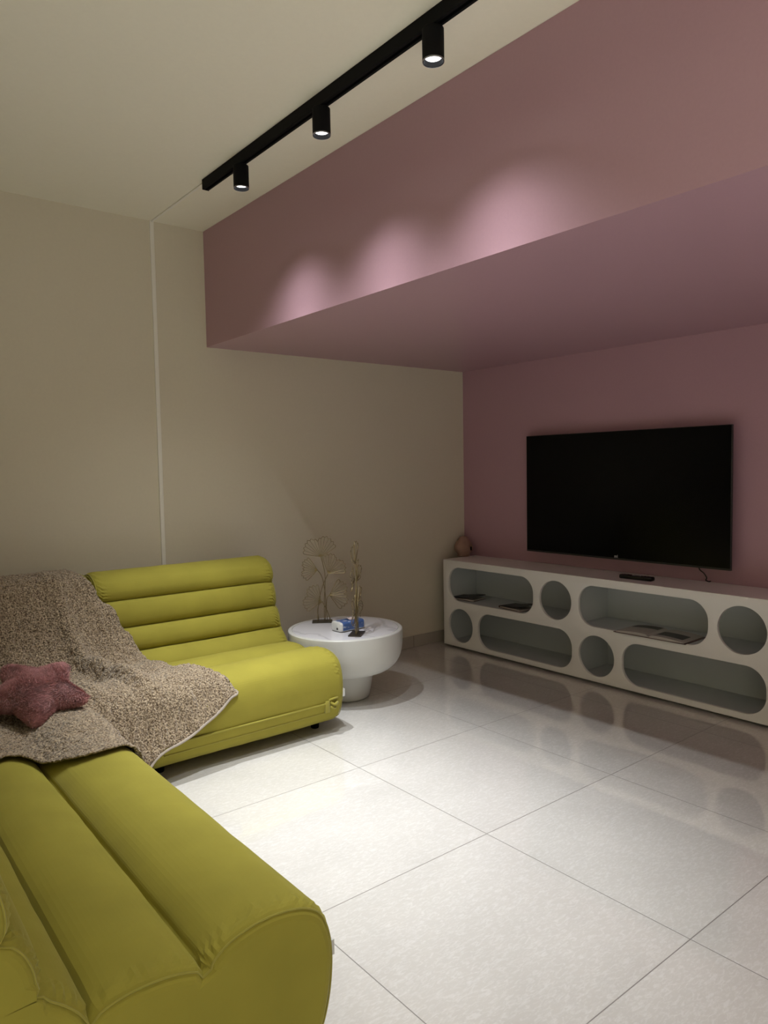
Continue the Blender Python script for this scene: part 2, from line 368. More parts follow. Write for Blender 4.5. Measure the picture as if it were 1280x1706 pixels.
def sofa(label, L, loc, rz, seed, tag_at=None, zip_end=+1):
    t = thing('lounge_sofa', label, 'sofa', loc, rz, 'olive velvet channelled sofa modules')
    st = sofa_part('seat', seat_profile, 0, L, t, seed)
    bk = sofa_part('backrest', back_profile, 0, L, t, seed+9)
    # piped seams round both ends
    for pf, par in ((seat_profile, st), (back_profile, bk)):
        for x, s in ((0, 1), (L, -1)):
            P = section_at(pf, .010)
            n = normals2(P)
            if pf is seat_profile: sel = [i for i, v in enumerate(P) if not (v[1] < .062 or (v[0] < .358 and v[1] > .42))]
            else: sel = [i for i, v in enumerate(P) if not (v[1] < .462 and v[0] < .356)]
            runs = []; cur = []
            for i in sel:
                if cur and i != cur[-1]+1: runs.append(cur); cur = []
                cur.append(i)
            runs.append(cur)
            for run in runs:
                if len(run) > 6:
                    bm = bmesh.new(); tube(bm, [(x+s*.008, -(P[i]+n[i]*.0005)[0], (P[i]+n[i]*.0005)[1]) for i in run], .0022, 6)
                    obj('piping', bm, M['velvetp'], par)
    # zip flap along the front
    bm = bmesh.new()
    P = seat_profile(1.0); fr = [v for v in P if v[0] > .93 and .07 < v[1] < .22]
    fr = sorted(fr, key=lambda v: v[1])
    zz = np.linspace(.122, .172, 7); aa = np.interp(zz, [v[1] for v in fr], [v[0] for v in fr])
    x0, x1 = (.06, L-.115)
    xs = np.linspace(x0, x1, 40); g = []
    for x in xs:
        row = [bm.verts.new((x, -(aa[0]-.001), zz[0]))]
        for z_, a_ in zip(zz, aa): row.append(bm.verts.new((x, -(a_+.0055+.0008*noise.noise(Vector((x*9, z_*30, seed)))), z_)))
        row.append(bm.verts.new((x, -(aa[-1]-.001), zz[-1]))); g.append(row)
    for a, b in zip(g, g[1:]):
        for i in range(len(a)-1): bm.faces.new((a[i], a[i+1], b[i+1], b[i]))
    fl = obj('zip_flap', bm, M['velvet'], st, sharp=35)
    bm = bmesh.new(); tube(bm, [(x, -(aa[-1]+.0055), zz[-1]+.001) for x in xs], .0050, 8); tube(bm, [(x, -(aa[0]+.0060), zz[0]+.001) for x in xs], .0038, 6)
    obj('flap_piping', bm, M['velvetp'], fl)
    # gathered tab closing the end of the flap
    bm = bmesh.new(); xx = L-.118
    aT = np.interp(.155, [v[1] for v in fr], [v[0] for v in fr])
    box(bm, xx-.008, xx+.022, -(aT+.014), -(aT-.004), .122, .188, bevel=.006)
    tube(bm, catmull([(xx+.015, -(aT+.006), .188), (xx+.045, -(aT+.012), .193), (xx+.075, -(aT+.004), .192)], 6), .006, 8)
    tube(bm, catmull([(xx+.028, -(aT+.006), .174), (xx+.045, -(aT+.020), .164), (xx+.066, -(aT+.012), .169), (xx+.070, -(aT+.002), .154)], 6), .007, 8)
    tube(bm, catmull([(xx+.025, -(aT+.008), .154), (xx+.040, -(aT+.014), .144), (xx+.060, -(aT+.006), .140)], 6), .006, 8)
    obj('zip_tab', bm, M['velvetp'], fl)
    for x in (.09, L-.09):
        for a_ in (.12, .84):
            obj('foot', lathe([(0, 0), (.02, 0), (.022, .004), (.022, .055), (0, .055)], 20, x, -a_), M['blk'], t)
    if tag_at: 
        bm = bmesh.new(); box(bm, *tag_at, bevel=.0008, seg=1)
        tg = obj('care_tag', bm, M['tag'], st, smooth=False); tg['label'] = 'small white cloth tag'
    return t
YB = -.115
sofa('olive green velvet sofa seat with ribbed back standing beside the white round table', 1.035, (-3.045, YB, 0), 0, 2.0, (1.028, 1.044, -.985, -.969, .185, .225))
sofa('olive green velvet sofa module in the corner, mostly hidden under the brown blanket', 1.03, (-4.085, YB, 0), 0, 31.0)
sofa('large olive green velvet sofa module nearest the camera, ribs running towards the beige wall', 1.70, (-4.261, -2.825, 0), math.pi/2, 57.0, (.030, .052, -1.012, -.985, .235, .272))

# ------------------------------------------------------------------ blanket draped over the sofas
def env(a):
    """top of the sofa profile at distance a from the back (numpy)"""
    P1 = back_profile(); P2 = seat_profile()
    A = np.linspace(0, 1.0, 400); Z = np.zeros(400)
    for P in (P1, P2):
        Q = np.vstack([P, P[:1]])
        for (a0, z0), (a1, z1) in zip(Q, Q[1:]):
            lo, hi = min(a0, a1), max(a0, a1)
            if hi-lo < 1e-6: continue
            idx = (A >= lo) & (A <= hi)
            zz = z0+(z1-z0)*(A[idx]-a0)/(a1-a0); Z[idx] = np.maximum(Z[idx], zz)
    return np.where((a >= 0) & (a <= .999), np.interp(a, A, Z), 0)
GX = np.arange(-4.36, -2.40, .01); GY = np.arange(-1.95, .0, .01)
XX, YY = np.meshgrid(GX, GY, indexing='ij')
def support():
    a1 = YB - YY; S = np.where((XX < -2.01) & (XX > -4.085), env(a1), 0)
    a2 = XX + 4.261; S2_ = np.where((YY > -2.825) & (YY < -1.12), env(a2), 0)
    return np.maximum(S, S2_)
SUP = support()
#SUP_END
BL = [(-4.33, -.14), (-3.6, -.14), (-3.17, -.14), (-3.135, -.25), (-3.10, -.345), (-3.05, -.41), (-2.965, -.445), (-2.865, -.53),
      (-2.79, -.78), (-2.735, -.955), (-2.655, -1.075), (-2.620, -1.108), (-2.67, -1.116), (-2.745, -1.124), (-2.91, -1.143), (-3.03, -1.150), (-3.11, -1.18),
      (-3.15, -1.32), (-3.18, -1.46), (-3.215, -1.55), (-3.275, -1.625), (-3.335, -1.66), (-3.42, -1.70), (-3.50, -1.69), (-3.57, -1.61), (-3.62, -1.525), (-3.68, -1.49), (-3.74, -1.54), (-3.82, -1.62), (-4.33, -1.70)]
BLC = [v for v in BL]
def smooth_poly(P, n=10):
    keep = [0, 11, len(P)-1]; out = []
    for a, b in zip(keep, keep[1:]):
        out += [tuple(v) for v in catmull(P[a:b+1], n)][:-1]
    return np.array(out + [P[-1]])
POLY = smooth_poly(BLC)
def inside(x, y, P):
    c = np.zeros(x.shape, bool); n = len(P)
    for i in range(n):
        x0, y0 = P[i]; x1, y1 = P[(i+1) % n]
        if y0 == y1: continue
        k = ((y0 > y) != (y1 > y)) & (x < (x1-x0)*(y-y0)/(y1-y0)+x0); c ^= k
    return c
def ridge(X, Y, pts, w, h, asym=1.0):
    """adds a rounded fold along a polyline"""
    P = np.array(catmull(pts, 8)); d = np.full(X.shape, 9.); hh = np.zeros(X.shape); sd = np.zeros(X.shape)
    m = len(P)-1
    for i in range(m):
        ax, ay = P[i]; bx, by = P[i+1]; L2 = (bx-ax)**2+(by-ay)**2
        t = np.clip(((X-ax)*(bx-ax)+(Y-ay)*(by-ay))/L2, 0, 1)
        dd = np.hypot(X-ax-t*(bx-ax), Y-ay-t*(by-ay)); f = math.sin(math.pi*min(1, max(0, (i+.5)/m)))**.5
        k = dd < d; d = np.where(k, dd, d); hh = np.where(k, f, hh); sd = np.where(k, (X-ax)*(by-ay)-(Y-ay)*(bx-ax), sd)
    ww = np.where(sd > 0, w*asym, w)
    return h*hh*np.exp(-(d/ww)**2)
FOLDS = [([(-3.28, -.36), (-3.20, -.50), (-3.13, -.72), (-3.08, -.92), (-3.03, -1.05)], .055, .095, .33),
         ([(-3.44, -.50), (-3.36, -.72), (-3.29, -.92), (-3.23, -1.08), (-3.24, -1.25), (-3.27, -1.45)], .045, .035),
         ([(-2.90, -.62), (-2.84, -.80), (-2.80, -1.00)], .05, .014),
         ([(-3.62, -.50), (-3.66, -.8), (-3.70, -1.3)], .06, .02),
         ([(-3.30, -1.25), (-3.42, -1.40), (-3.60, -1.50)], .05, .018),
         ([(-3.62, -.2), (-3.52, -.4), (-3.46, -.62)], .05, .022)]
def drape(SUP):
    T = .019
    S = SUP + T
    # outside the fronts the cloth hangs steeply: the higher of the two falls
    dA = np.maximum(0, -(YY) - 1.085); dB = np.maximum(0, XX + 3.285)
    zA = np.where(XX > -4.0, (.385 - 4.0*dA), 0); zB = np.where(YY < -1.08, .400 - 3.1*dB, 0)
    out = (YY < -1.085) & (XX > -3.285)
    cap = np.where(out, np.maximum(np.maximum(zA, zB), .03), 9.)
    m = inside(XX, YY, POLY)
    from_ = np.where(m, np.maximum(S, .2), 0)
    z = np.minimum(np.maximum(S, from_), cap)
    mf = m.astype(float)
    nb = lambda A: (np.roll(A, 1, 0), np.roll(A, -1, 0), np.roll(A, 1, 1), np.roll(A, -1, 1))
    cnt = sum(nb(mf)); cnt[cnt == 0] = 1
    for it in range(900):
        av = sum(nb(z*mf))/cnt - .00045
        z = np.where(m, np.minimum(np.maximum(av, S), np.maximum(cap, S)), z)
    for fd in FOLDS: z = z + ridge(XX, YY, *fd)*m
    # soften creases left by the ribs below
    for it in range(2):
        z = np.where(m & (cnt >= 4), .5*z + .5*sum(nb(z*mf))/cnt, z)
    z = np.maximum(z, np.where(SUP > 0, SUP+.012, .012))
    return z, m
ZB, MB_ = drape(SUP)
# extend outside the mask so lookups near the rim stay on the cloth
def extend(z, m, n=12):
    z = z.copy(); m = m.copy()
    for _ in range(n):
        s = np.zeros_like(z); c = np.zeros_like(z)
        for dx, dy in ((1, 0), (-1, 0), (0, 1), (0, -1), (1, 1), (-1, -1), (1, -1), (-1, 1)):
            mm = np.roll(np.roll(m, dx, 0), dy, 1); zz = np.roll(np.roll(z, dx, 0), dy, 1); s += zz*mm; c += mm
        new = (~m) & (c > 0); z = np.where(new, s/np.maximum(c, 1), z); m = m | new
    return z
ZE = extend(ZB, MB_)
for _ in range(6):
    ZE = .4*ZE + .15*(np.roll(ZE, 1, 0)+np.roll(ZE, -1, 0)+np.roll(ZE, 1, 1)+np.roll(ZE, -1, 1))
ZE = np.where(YY > -1.075, np.maximum(ZE, SUP+.012), ZE)
def zlook(x, y):
    fx = np.clip((x-GX[0])/.01, 0, len(GX)-1.001); fy = np.clip((y-GY[0])/.01, 0, len(GY)-1.001)
    i = fx.astype(int); j = fy.astype(int); u = fx-i; v = fy-j
    return ZE[i, j]*(1-u)*(1-v)+ZE[i+1, j]*u*(1-v)+ZE[i, j+1]*(1-u)*v+ZE[i+1, j+1]*u*v
#DRAPE_END
def sherpa_material():
    m = M['sherpa']; N, L, b = nodes(m)
    tc = N.new('ShaderNodeTexCoord')
    n0 = N.new('ShaderNodeTexNoise'); n0.inputs['Scale'].default_value = 90; n0.inputs['Detail'].default_value = 2; L.new(tc.outputs['Object'], n0.inputs['Vector'])
    ad = N.new('ShaderNodeVectorMath'); ad.operation = 'MULTIPLY_ADD'; L.new(n0.outputs['Color'], ad.inputs[0]); ad.inputs[1].default_value = (.02, .02, .02); L.new(tc.outputs['Object'], ad.inputs[2])
    vo = N.new('ShaderNodeTexVoronoi'); vo.inputs['Scale'].default_value = 105; L.new(ad.outputs[0], vo.inputs['Vector'])
    n1 = N.new('ShaderNodeTexNoise'); n1.inputs['Scale'].default_value = 150; n1.inputs['Detail'].default_value = 3; L.new(tc.outputs['Object'], n1.inputs['Vector'])
    r = N.new('ShaderNodeValToRGB'); L.new(n1.outputs['Fac'], r.inputs[0])
    r.color_ramp.elements[0].position = .36; r.color_ramp.elements[0].color = (.115, .075, .042, 1)
    r.color_ramp.elements[1].position = .64; r.color_ramp.elements[1].color = (.57, .45, .30, 1)
    L.new(r.outputs[0], b.inputs['Base Color'])
    mm = N.new('ShaderNodeMath'); mm.operation = 'MULTIPLY_ADD'; L.new(vo.outputs['Distance'], mm.inputs[0]); mm.inputs[1].default_value = -1.0; L.new(n1.outputs['Fac'], mm.inputs[2])
    bp = N.new('ShaderNodeBump'); bp.inputs['Strength'].default_value = 1; bp.inputs['Distance'].default_value = .006; L.new(mm.outputs[0], bp.inputs['Height']); L.new(bp.outputs[0], b.inputs['Normal'])
sherpa_material()
def blanket():
    root = thing('fleece_blanket', 'brown beige fleece throw blanket draped over the corner of the green sofas', 'blanket', (-3.3, -1.0, .40))
    h = .0048
    gx = np.arange(-4.33, -2.56, h); gy = np.arange(-1.71, -.04, h)
    X, Y = np.meshgrid(gx, gy, indexing='ij')
    cin = inside(X[:-1, :-1]+h/2, Y[:-1, :-1]+h/2, POLY)
    used = np.zeros(X.shape, bool)
    used[:-1, :-1] |= cin; used[1:, :-1] |= cin; used[:-1, 1:] |= cin; used[1:, 1:] |= cin
    full = np.ones(X.shape, bool)*True
    full[:] = False
    full[1:-1, 1:-1] = cin[:-1, :-1] & cin[1:, :-1] & cin[:-1, 1:] & cin[1:, 1:]
    bd = used & ~full
    # snap rim vertices to the outline
    A = POLY; Bq = np.roll(POLY, -1, 0)
    bi = np.argwhere(bd); PX = X[bd]; PY = Y[bd]
    best = np.full(len(PX), 9.); QX = PX.copy(); QY = PY.copy()
    for (ax, ay), (bx, by) in zip(A, Bq):
        L2 = (bx-ax)**2+(by-ay)**2+1e-12; tt = np.clip(((PX-ax)*(bx-ax)+(PY-ay)*(by-ay))/L2, 0, 1)
        qx = ax+tt*(bx-ax); qy = ay+tt*(by-ay); d = np.hypot(PX-qx, PY-qy); k = d < best
        best = np.where(k, d, best); QX = np.where(k, qx, QX); QY = np.where(k, qy, QY)
    X[bd] = QX; Y[bd] = QY
    Z = zlook(X, Y)
    gxz, gyz = np.gradient(Z, h)
    nx, ny = -gxz, -gyz; nl = np.sqrt(nx*nx+ny*ny+1)
    bm = bmesh.new(); V = {}
    for i, j in np.argwhere(used):
        p = Vector((X[i, j], Y[i, j], Z[i, j]))
        q = p*58
        d = .0085*(noise.noise(q)) + .0030*noise.noise(p*125) + .007*noise.noise(p*8)
        k = 1 if not bd[i, j] else .3
        n_ = Vector((nx[i, j], ny[i, j], 1))/nl[i, j]
        V[(i, j)] = bm.verts.new(p + n_*(d*k) - Vector((-3.3, -1.0, .40)))
    for i, j in np.argwhere(cin):
        bm.faces.new((V[(i, j)], V[(i+1, j)], V[(i+1, j+1)], V[(i, j+1)]))
    o = obj('cloth', bm, M['sherpa'], root, sharp=179)
    md = o.modifiers.new('thickness', 'SOLIDIFY'); md.thickness = .006; md.offset = -1
    # hem binding along the right and near edges
    bm = bmesh.new(); pts = []
    for x, y in POLY[104:172]:
        z = float(zlook(np.array([x]), np.array([y]))[0]); pts.append((x+3.3, y+1.0-.004, z-.40-.002))
    pa = np.array(pts); ker = np.ones(9)/9
    pa = np.stack([np.convolve(np.pad(pa[:, k], 4, mode='edge'), ker, 'valid') for k in range(3)], 1)
    tube(bm, [tuple(v) for v in pa], .0065, 8)
    hm = obj('hem', bm, M['hem'], root); hm['label'] = 'pale binding along the blanket edge'
blanket()

# ------------------------------------------------------------------ star cushion
def star_cushion():
    R_, ri, th0 = .215, .118, 1.956
    t = thing('star_cushion', 'fluffy dusty pink star-shaped cushion lying on the brown blanket', 'cushion', (-3.493, -1.097, .521))
    t.rotation_euler = (.40, 0, 0)
    def rad(a):
        k = ((a-th0)/(2*math.pi/5)) % 1.0; u = abs(k-.5)*2        # 1 at tip, 0 at notch
        # straight star edge between notch and tip, with rounded tip
        aa = (1-u)*math.pi/5
        x0, y0 = R_, 0; x1, y1 = ri*math.cos(math.pi/5), ri*math.sin(math.pi/5)
        c, s = math.cos(aa), math.sin(aa)
        den = (x1-x0)*s - (y1-y0)*c; r = (x1*0 + (x0*(-1)*(y1-y0)) + y0*(x1-x0))/den if abs(den) > 1e-9 else R_
        return min(r, R_*.93 + .0*u) 
    na, nr = 160, 26
    bm = bmesh.new(); sides = []
    def surf(a, q, sg):
        r = rad(a)*q
        edge = 1-q
        # thickness falls to the seam; thinner in the arms
        tcent = .062*(1-(q)**2.6)**.62*(1-.25*(rad(a)*q/R_)**2)
        x, y = r*math.cos(a), r*math.sin(a)
        z = sg*tcent + .010*noise.noise(Vector((x*14, y*14, sg)))*(1-q)
        z += -.10*(x*x+y*y)*1.0      # arms droop a little
        return Vector((x, y, z))
    fur_pts = []
    rings = {}
    for sg in (1, -1):
        c = bm.verts.new(surf(0, 0, sg)); prev = None
        for k in range(1, nr+1):
            q = (k/nr)**.8
            if k == nr and sg == -1: ring = rings['rim']
            else:
                ring = [bm.verts.new(surf(2*math.pi*i/na, q, sg)) for i in range(na)]
                if k == nr: rings['rim'] = ring
            for i in range(na):
                j = (i+1) % na
                if prev is None: bm.faces.new((c, ring[i], ring[j]))
                else: bm.faces.new((prev[i], ring[i], ring[j], prev[j]))
            prev = ring
    bm.normal_update()
    bmesh.ops.recalc_face_normals(bm, faces=bm.faces[:])
    faces = [f for f in bm.faces]; areas = np.array([f.calc_area() for f in faces]); areas /= areas.sum()
    pick = rng.choice(len(faces), 26000, p=areas)
    blades = []
    for fi in pick:
        f = faces[fi]; vs = [v.co for v in f.verts]; ws = rng.dirichlet([1]*len(vs)); p = Vector((0, 0, 0))
        for w_, v in zip(ws, vs): p += v*w_
        n_ = f.normal.copy()
        flow = Vector((noise.noise(p*9), noise.noise(p*9+Vector((7, 3, 1))), -.1))
        d = (n_*.55 + flow*1.6 + Vector(rng.normal(0, .18, 3))); d -= n_*min(0, d.dot(n_)-.15); d.normalize()
        blades.append((p, n_, d, .011+.006*rng.rand()))
    o = obj('cover', bm, M['fur'], t, sharp=170)
    fb = bmesh.new()
    for p, n_, d, l in blades:
        s = d.cross(n_)
        if s.length < 1e-3: continue
        s.normalize(); w_ = .0011
        m1 = p + d*l*.55 + n_*.0012
        fb.faces.new((fb.verts.new(p-s*w_), fb.verts.new(p+s*w_), fb.verts.new(m1+s*w_*.8), fb.verts.new(p+d*l), fb.verts.new(m1-s*w_*.8)))
    me = bpy.data.meshes.new('fur'); fb.to_mesh(me); fb.free()
    fo = obj('fur', me, M['fur'], t); fo['kind'] = 'stuff'
star_cushion()

# ------------------------------------------------------------------ round side table
TXY = (-1.655, -.630); TZ = .420
def marble():
    m = mat('veined white table top', (0.80, 0.79, 0.80), 0.12, spec=.5); N, L, b = nodes(m)
    tc = N.new('ShaderNodeTexCoord'); n1 = N.new('ShaderNodeTexNoise'); n1.inputs['Scale'].default_value = 3; n1.inputs['Detail'].default_value = 6; L.new(tc.outputs['Object'], n1.inputs['Vector'])
    wv = N.new('ShaderNodeTexWave'); wv.inputs['Scale'].default_value = 1.3; wv.inputs['Distortion'].default_value = 9; wv.inputs['Detail'].default_value = 4; wv.inputs['Detail Scale'].default_value = 1.6; L.new(tc.outputs['Object'], wv.inputs['Vector'])
    r = N.new('ShaderNodeValToRGB'); L.new(wv.outputs['Fac'], r.inputs[0]); e = r.color_ramp.elements
    e[0].position = .0; e[0].color = (.60, .59, .61, 1); e[1].position = .05; e[1].color = (.76, .75, .77, 1)
    L.new(r.outputs[0], b.inputs['Base Color']); return m
M['marble'] = marble()
t = thing('side_table', 'round white mushroom-shaped side table beside the end of the green sofa', 'table', (*TXY, 0))
RT = .3455
bowl = catmull([(0, .166), (.165, .166), (.215, .169), (.262, .182), (.303, .214), (.330, .258), (.342, .31), (RT, .36), (RT, .405)], 7)
bowl = [tuple(v) for v in bowl] + [(RT-.0012, TZ-.0045), (RT-.005, TZ-.001), (RT-.012, TZ), (RT-.024, TZ), (RT-.0245, TZ-.006), (0, TZ-.006)]
obj('bowl_body', lathe([bowl[0]]+bowl[1:], 128), M['ceramic'], t, sharp=30)
obj('pedestal', lathe([(0, .001), (.125, .001), (.135, .005), (.141, .015), (.146, .045), (.156, .10), (.163, .15), (.165, .168)], 96), M['ceramic'], t)
tt_ = obj('table_top', lathe([(0, -.006), (RT-.0265, -.006), (RT-.0265, -.0012), (RT-.028, 0), (0, 0)], 96), M['marble'], t, sharp=30); tt_.location = (0, 0, TZ)
tt_['label'] = 'glossy white top with faint grey veins'

# ------------------------------------------------------------------ ginkgo wire sculptures
def fan(bm, hub, ang, spread, r, n, z=0):
    hub = Vector((hub[0], 0, hub[1])); ends = []
    for k in range(n):
        u = k/(n-1); a = ang-spread/2+spread*u
        rr = r*(.93+.07*math.sin(u*math.pi)) * (1 - .22*math.exp(-((u-.5)/.10)**2)) * (1-.12*abs(2*u-1)**3)
        e = hub + Vector((math.cos(a)*rr, .006*math.sin(k*1.3+ang), math.sin(a)*rr)); ends.append(e)
        tube(bm, [hub, hub.lerp(e, .5)+Vector((0, .002, 0)), e], .0012, 5)
    rim = []
    for k in range(n-1):
        a_, b_ = ends[k], ends[k+1]; m_ = (a_+b_)/2; out = (m_-hub).normalized()*(.010)
        rim += [a_, m_+out]
    rim.append(ends[-1]); rim = [Vector(v) for v in catmull([tuple(v) for v in [hub]+rim+[hub]], 3)]
    tube(bm, rim, .0018, 5)
def ginkgo_parts(root):
    obj('base_plate', B(-.062, .062, -.038, .038, 0, .008, bevel=.001), M['plate'], root, smooth=False)['label'] = 'flat dark bronze base plate'
    LE = [((.000, .365), 1.75, 2.45, .112, 13), ((-.022, .292), 3.05, 1.75, .090, 10), ((.040, .270), .95, 1.9, .108, 11),
          ((.045, .150), .05, 2.0, .108, 11), ((-.006, .115), 2.75, 2.1, .100, 11)]
    for hub, a, s, r, n in LE:
        bm = bmesh.new(); fan(bm, hub, a, s, r, n); obj('leaf', bm, M['gold'], root)
    st = [[(.012, .006), (.014, .12), (.020, .19), (.022, .26), (.012, .32), (0, .365)],
          [(.018, .006), (.022, .13), (.012, .22), (-.002, .265), (-.022, .292)],
          [(-.026, .006), (-.022, .08), (-.010, .15), (.010, .21), (.040, .270)],
          [(.048, .006), (.030, .06), (.006, .105), (-.006, .115)],
          [(-.018, .006), (-.026, .06), (-.016, .10), (.004, .115), (-.006, .115)],
          [(.030, .006), (.026, .07), (.030, .13), (.045, .150)]]
    for i, s in enumerate(st):
        bm = bmesh.new(); tube(bm, [Vector((v[0], (.004*math.sin(i*2+k*.2)), v[1])) for k, v in enumerate(catmull(s, 5))], .0024, 6)
        obj('stem', bm, M['gold'], root)
g1 = thing('leaf_sculpture', 'wire leaf sculpture standing behind the tissue pack, its fans facing the camera', 'sculpture', (-1.667, -.400, TZ), -.62, 'wire ginkgo leaf sculptures on the side table')
ginkgo_parts(g1)
for ch in g1.children:
    if not ch.name.startswith('base_plate'): ch.scale = (1.08, 1, 1.13)
g2 = g1.copy(); C.objects.link(g2)
for ch in list(g1.children):
    c = ch.copy(); C.objects.link(c); c.parent = g2
g2.location = (-1.714, -.825, TZ); g2.rotation_euler = (0, 0, .72)
g2['label'] = 'wire leaf sculpture seen edge-on in front of the blue tissue pack'

# ------------------------------------------------------------------ tissue pack
def tissue_mat():
    m = mat('printed blue film', (0.07, 0.14, 0.36), 0.3, coat=.2); N, L, b = nodes(m)
    tc = N.new('ShaderNodeTexCoord'); sep = N.new('ShaderNodeSeparateXYZ'); L.new(tc.outputs['Object'], sep.inputs[0])
    n = N.new('ShaderNodeTexNoise'); n.inputs['Scale'].default_value = 45; L.new(tc.outputs['Object'], n.inputs['Vector'])
    r = N.new('ShaderNodeValToRGB'); L.new(n.outputs['Fac'], r.inputs[0]); r.color_ramp.interpolation = 'CONSTANT'
    r.color_ramp.elements[0].color = (.07, .14, .36, 1); r.color_ramp.elements[1].position = .60; r.color_ramp.elements[1].color = (.45, .52, .66, 1)
    # white ends and white base band
    def m_(op, a, c):
        k = N.new('ShaderNodeMath'); k.operation = op
        if isinstance(a, float): k.inputs[0].default_value = a
        else: L.new(a, k.inputs[0])
        k.inputs[1].default_value = c; return k.outputs[0]
    ax = m_('GREATER_THAN', m_('ABSOLUTE', m_('ADD', sep.outputs[0], 0.), 0.), .080)
    lo = m_('LESS_THAN', sep.outputs[2], .010)
    mxm = N.new('ShaderNodeMath'); mxm.operation = 'MAXIMUM'; L.new(ax, mxm.inputs[0]); L.new(lo, mxm.inputs[1])
    mx = N.new('ShaderNodeMix'); mx.data_type = 'RGBA'; L.new(mxm.outputs[0], mx.inputs['Factor']); L.new(r.outputs[0], mx.inputs['A']); mx.inputs['B'].default_value = (.72, .72, .70, 1)
    L.new(mx.outputs['Result'], b.inputs['Base Color']); return m
M['tissue'] = tissue_mat()
t = thing('tissue_pack', 'blue and white soft pack of tissues lying between the two wire sculptures', 'tissue pack', (-1.672, -.686, TZ), math.radians(3))
bm = bmesh.new(); rows = []
for k, x in enumerate([-.093, -.091, -.086, -.07, -.045, -.02, .0, .02, .045, .07, .086, .091, .093]):
    sc_ = {0: .80, 1: .90, 2: .97}.get(min(k, 12-k), 1.0); row = []
    for i in range(40):
        a_ = 2*math.pi*i/40; c_, s_ = math.cos(a_), math.sin(a_)
        y = .051*sc_*math.copysign(abs(c_)**.42, c_); z = .031 + .0295*sc_*math.copysign(abs(s_)**.42, s_)
        if s_ > 0: z += .0025*noise.noise(Vector((x*40, y*40, 3)))
        row.append(bm.verts.new((x, y, max(z, .001))))
    rows.append(row)
for a, b in zip(rows, rows[1:]):
    for i in range(40): bm.faces.new((a[i], a[(i+1) % 40], b[(i+1) % 40], b[i]))
bm.faces.new(rows[0]); bm.faces.new(rows[-1][::-1])
obj('wrapper', bm, M['tissue'], t)
bm = bmesh.new(); g = []
for i in range(9):
    g.append([bm.verts.new((.02+.028*(i/8-.5)*2, .022*(j/4-.5)*2*(1-.2*abs(i/8-.5)), .060+.012*math.sin(math.pi*j/4)*(.6+.4*math.sin(i*2.1)) + .002)) for j in range(5)])
for a, b in zip(g, g[1:]):
    for j in range(4): bm.faces.new((a[j], a[j+1], b[j+1], b[j]))
o = obj('tissue_sheet', bm, mat('tissue paper', (.62, .50, .48), .9), t); o['label'] = 'pale tissue poking out of the top opening'
o = obj('end_hole', lathe([(0, 0), (.007, 0), (.007, .001), (0, .001)], 20), M['tvcase'], t)
o.rotation_euler = (0, -math.pi/2, 0); o.location = (-.0935, -.012, .02)

# ------------------------------------------------------------------ low cabinet with pill and circle cut-outs
CY0, CY1, CH, CD = -.122, -2.58, .670, .356
t = thing('media_cabinet', 'long low white cabinet with pill-shaped and round openings under the television', 'cabinet', (0, CY0, 0))
def yy(v): return v-CY0
bm = bmesh.new()
def loop2(kind, y0, y1, z0, z1, n=16):
    """points of a rounded slot or circle; y0 > y1"""
    r = min((y0-y1)/2, (z1-z0)/2) if kind == 'c' else (z1-z0)*.43
    pts = []
    for (cy, cz, a0) in ((y0-r, z1-r, 0), (y1+r, z1-r, 90), (y1+r, z0+r, 180), (y0-r, z0+r, 270)):
        for k in range(n+1):
            a = math.radians(a0+90*k/n); pts.append((cy+r*math.cos(a), cz+r*math.sin(a)))
    out = [pts[0]]
    for p in pts[1:]:
        if math.hypot(p[0]-out[-1][0], p[1]-out[-1][1]) > 1e-5: out.append(p)
    if math.hypot(out[0][0]-out[-1][0], out[0][1]-out[-1][1]) < 1e-5: out.pop()
    return out
R1, R2 = (.362, .620), (.050, .308)
holes = [('s', -.178, -1.000, *R1), ('c', -1.052, -1.312, *R1), ('s', -1.367, -2.214, *R1), ('c', -2.265, -2.525, *R1),
         ('c', -.176, -.428, *R2), ('s', -.483, -1.316, *R2), ('c', -1.367, -1.628, *R2), ('s', -1.682, -2.525, *R2)]
def front_panel():
    cu = bpy.data.curves.new('panel', 'CURVE'); cu.dimensions = '2D'; cu.fill_mode = 'BOTH'; cu.extrude = .009; cu.bevel_depth = .0012; cu.bevel_resolution = 1
    def add(pts):
        s = cu.splines.new('POLY'); s.points.add(len(pts)-1); s.use_cyclic_u = True
        for p, q in zip(s.points, pts): p.co = (q[0], q[1], 0, 1)
    e = .0012
    add([(CY0-e, .016+e), (CY0-e, CH-e), (CY1+e, CH-e), (CY1+e, .016+e)])
    for h in holes: add(loop2(h[0], h[1]+e, h[2]-e, h[3]-e, h[4]+e))
    tmp = bpy.data.objects.new('tmp', cu); C.objects.link(tmp)
    dg = bpy.context.evaluated_depsgraph_get(); me = bpy.data.meshes.new_from_object(tmp.evaluated_get(dg))
    bpy.data.objects.remove(tmp); bpy.data.curves.remove(cu)
    # curve x -> world y, curve y -> world z, curve z -> world x
    for v in me.vertices: v.co = Vector((-CD+.0102 + v.co.z, yy(v.co.x), v.co.y))
    me.transform(Matrix.Identity(4)); 
    b_ = bmesh.new(); b_.from_mesh(me); bmesh.ops.remove_doubles(b_, verts=b_.verts[:], dist=1e-5); bpy.data.meshes.remove(me)
    return b_
obj('front_panel', front_panel(), M['white'], t, sharp=30)
xf = -CD+.0206; th = .018
top = obj('top_panel', B(xf, -.002, yy(CY1), yy(CY0), CH-th, CH, bevel=.001, seg=1), M['white'], t, smooth=False)
obj('back_panel', B(-.012, -.0125+.0095, yy(CY1)+.001, yy(CY0)-.001, .02, CH-th-.0005), M['shelfw'], t, smooth=False)
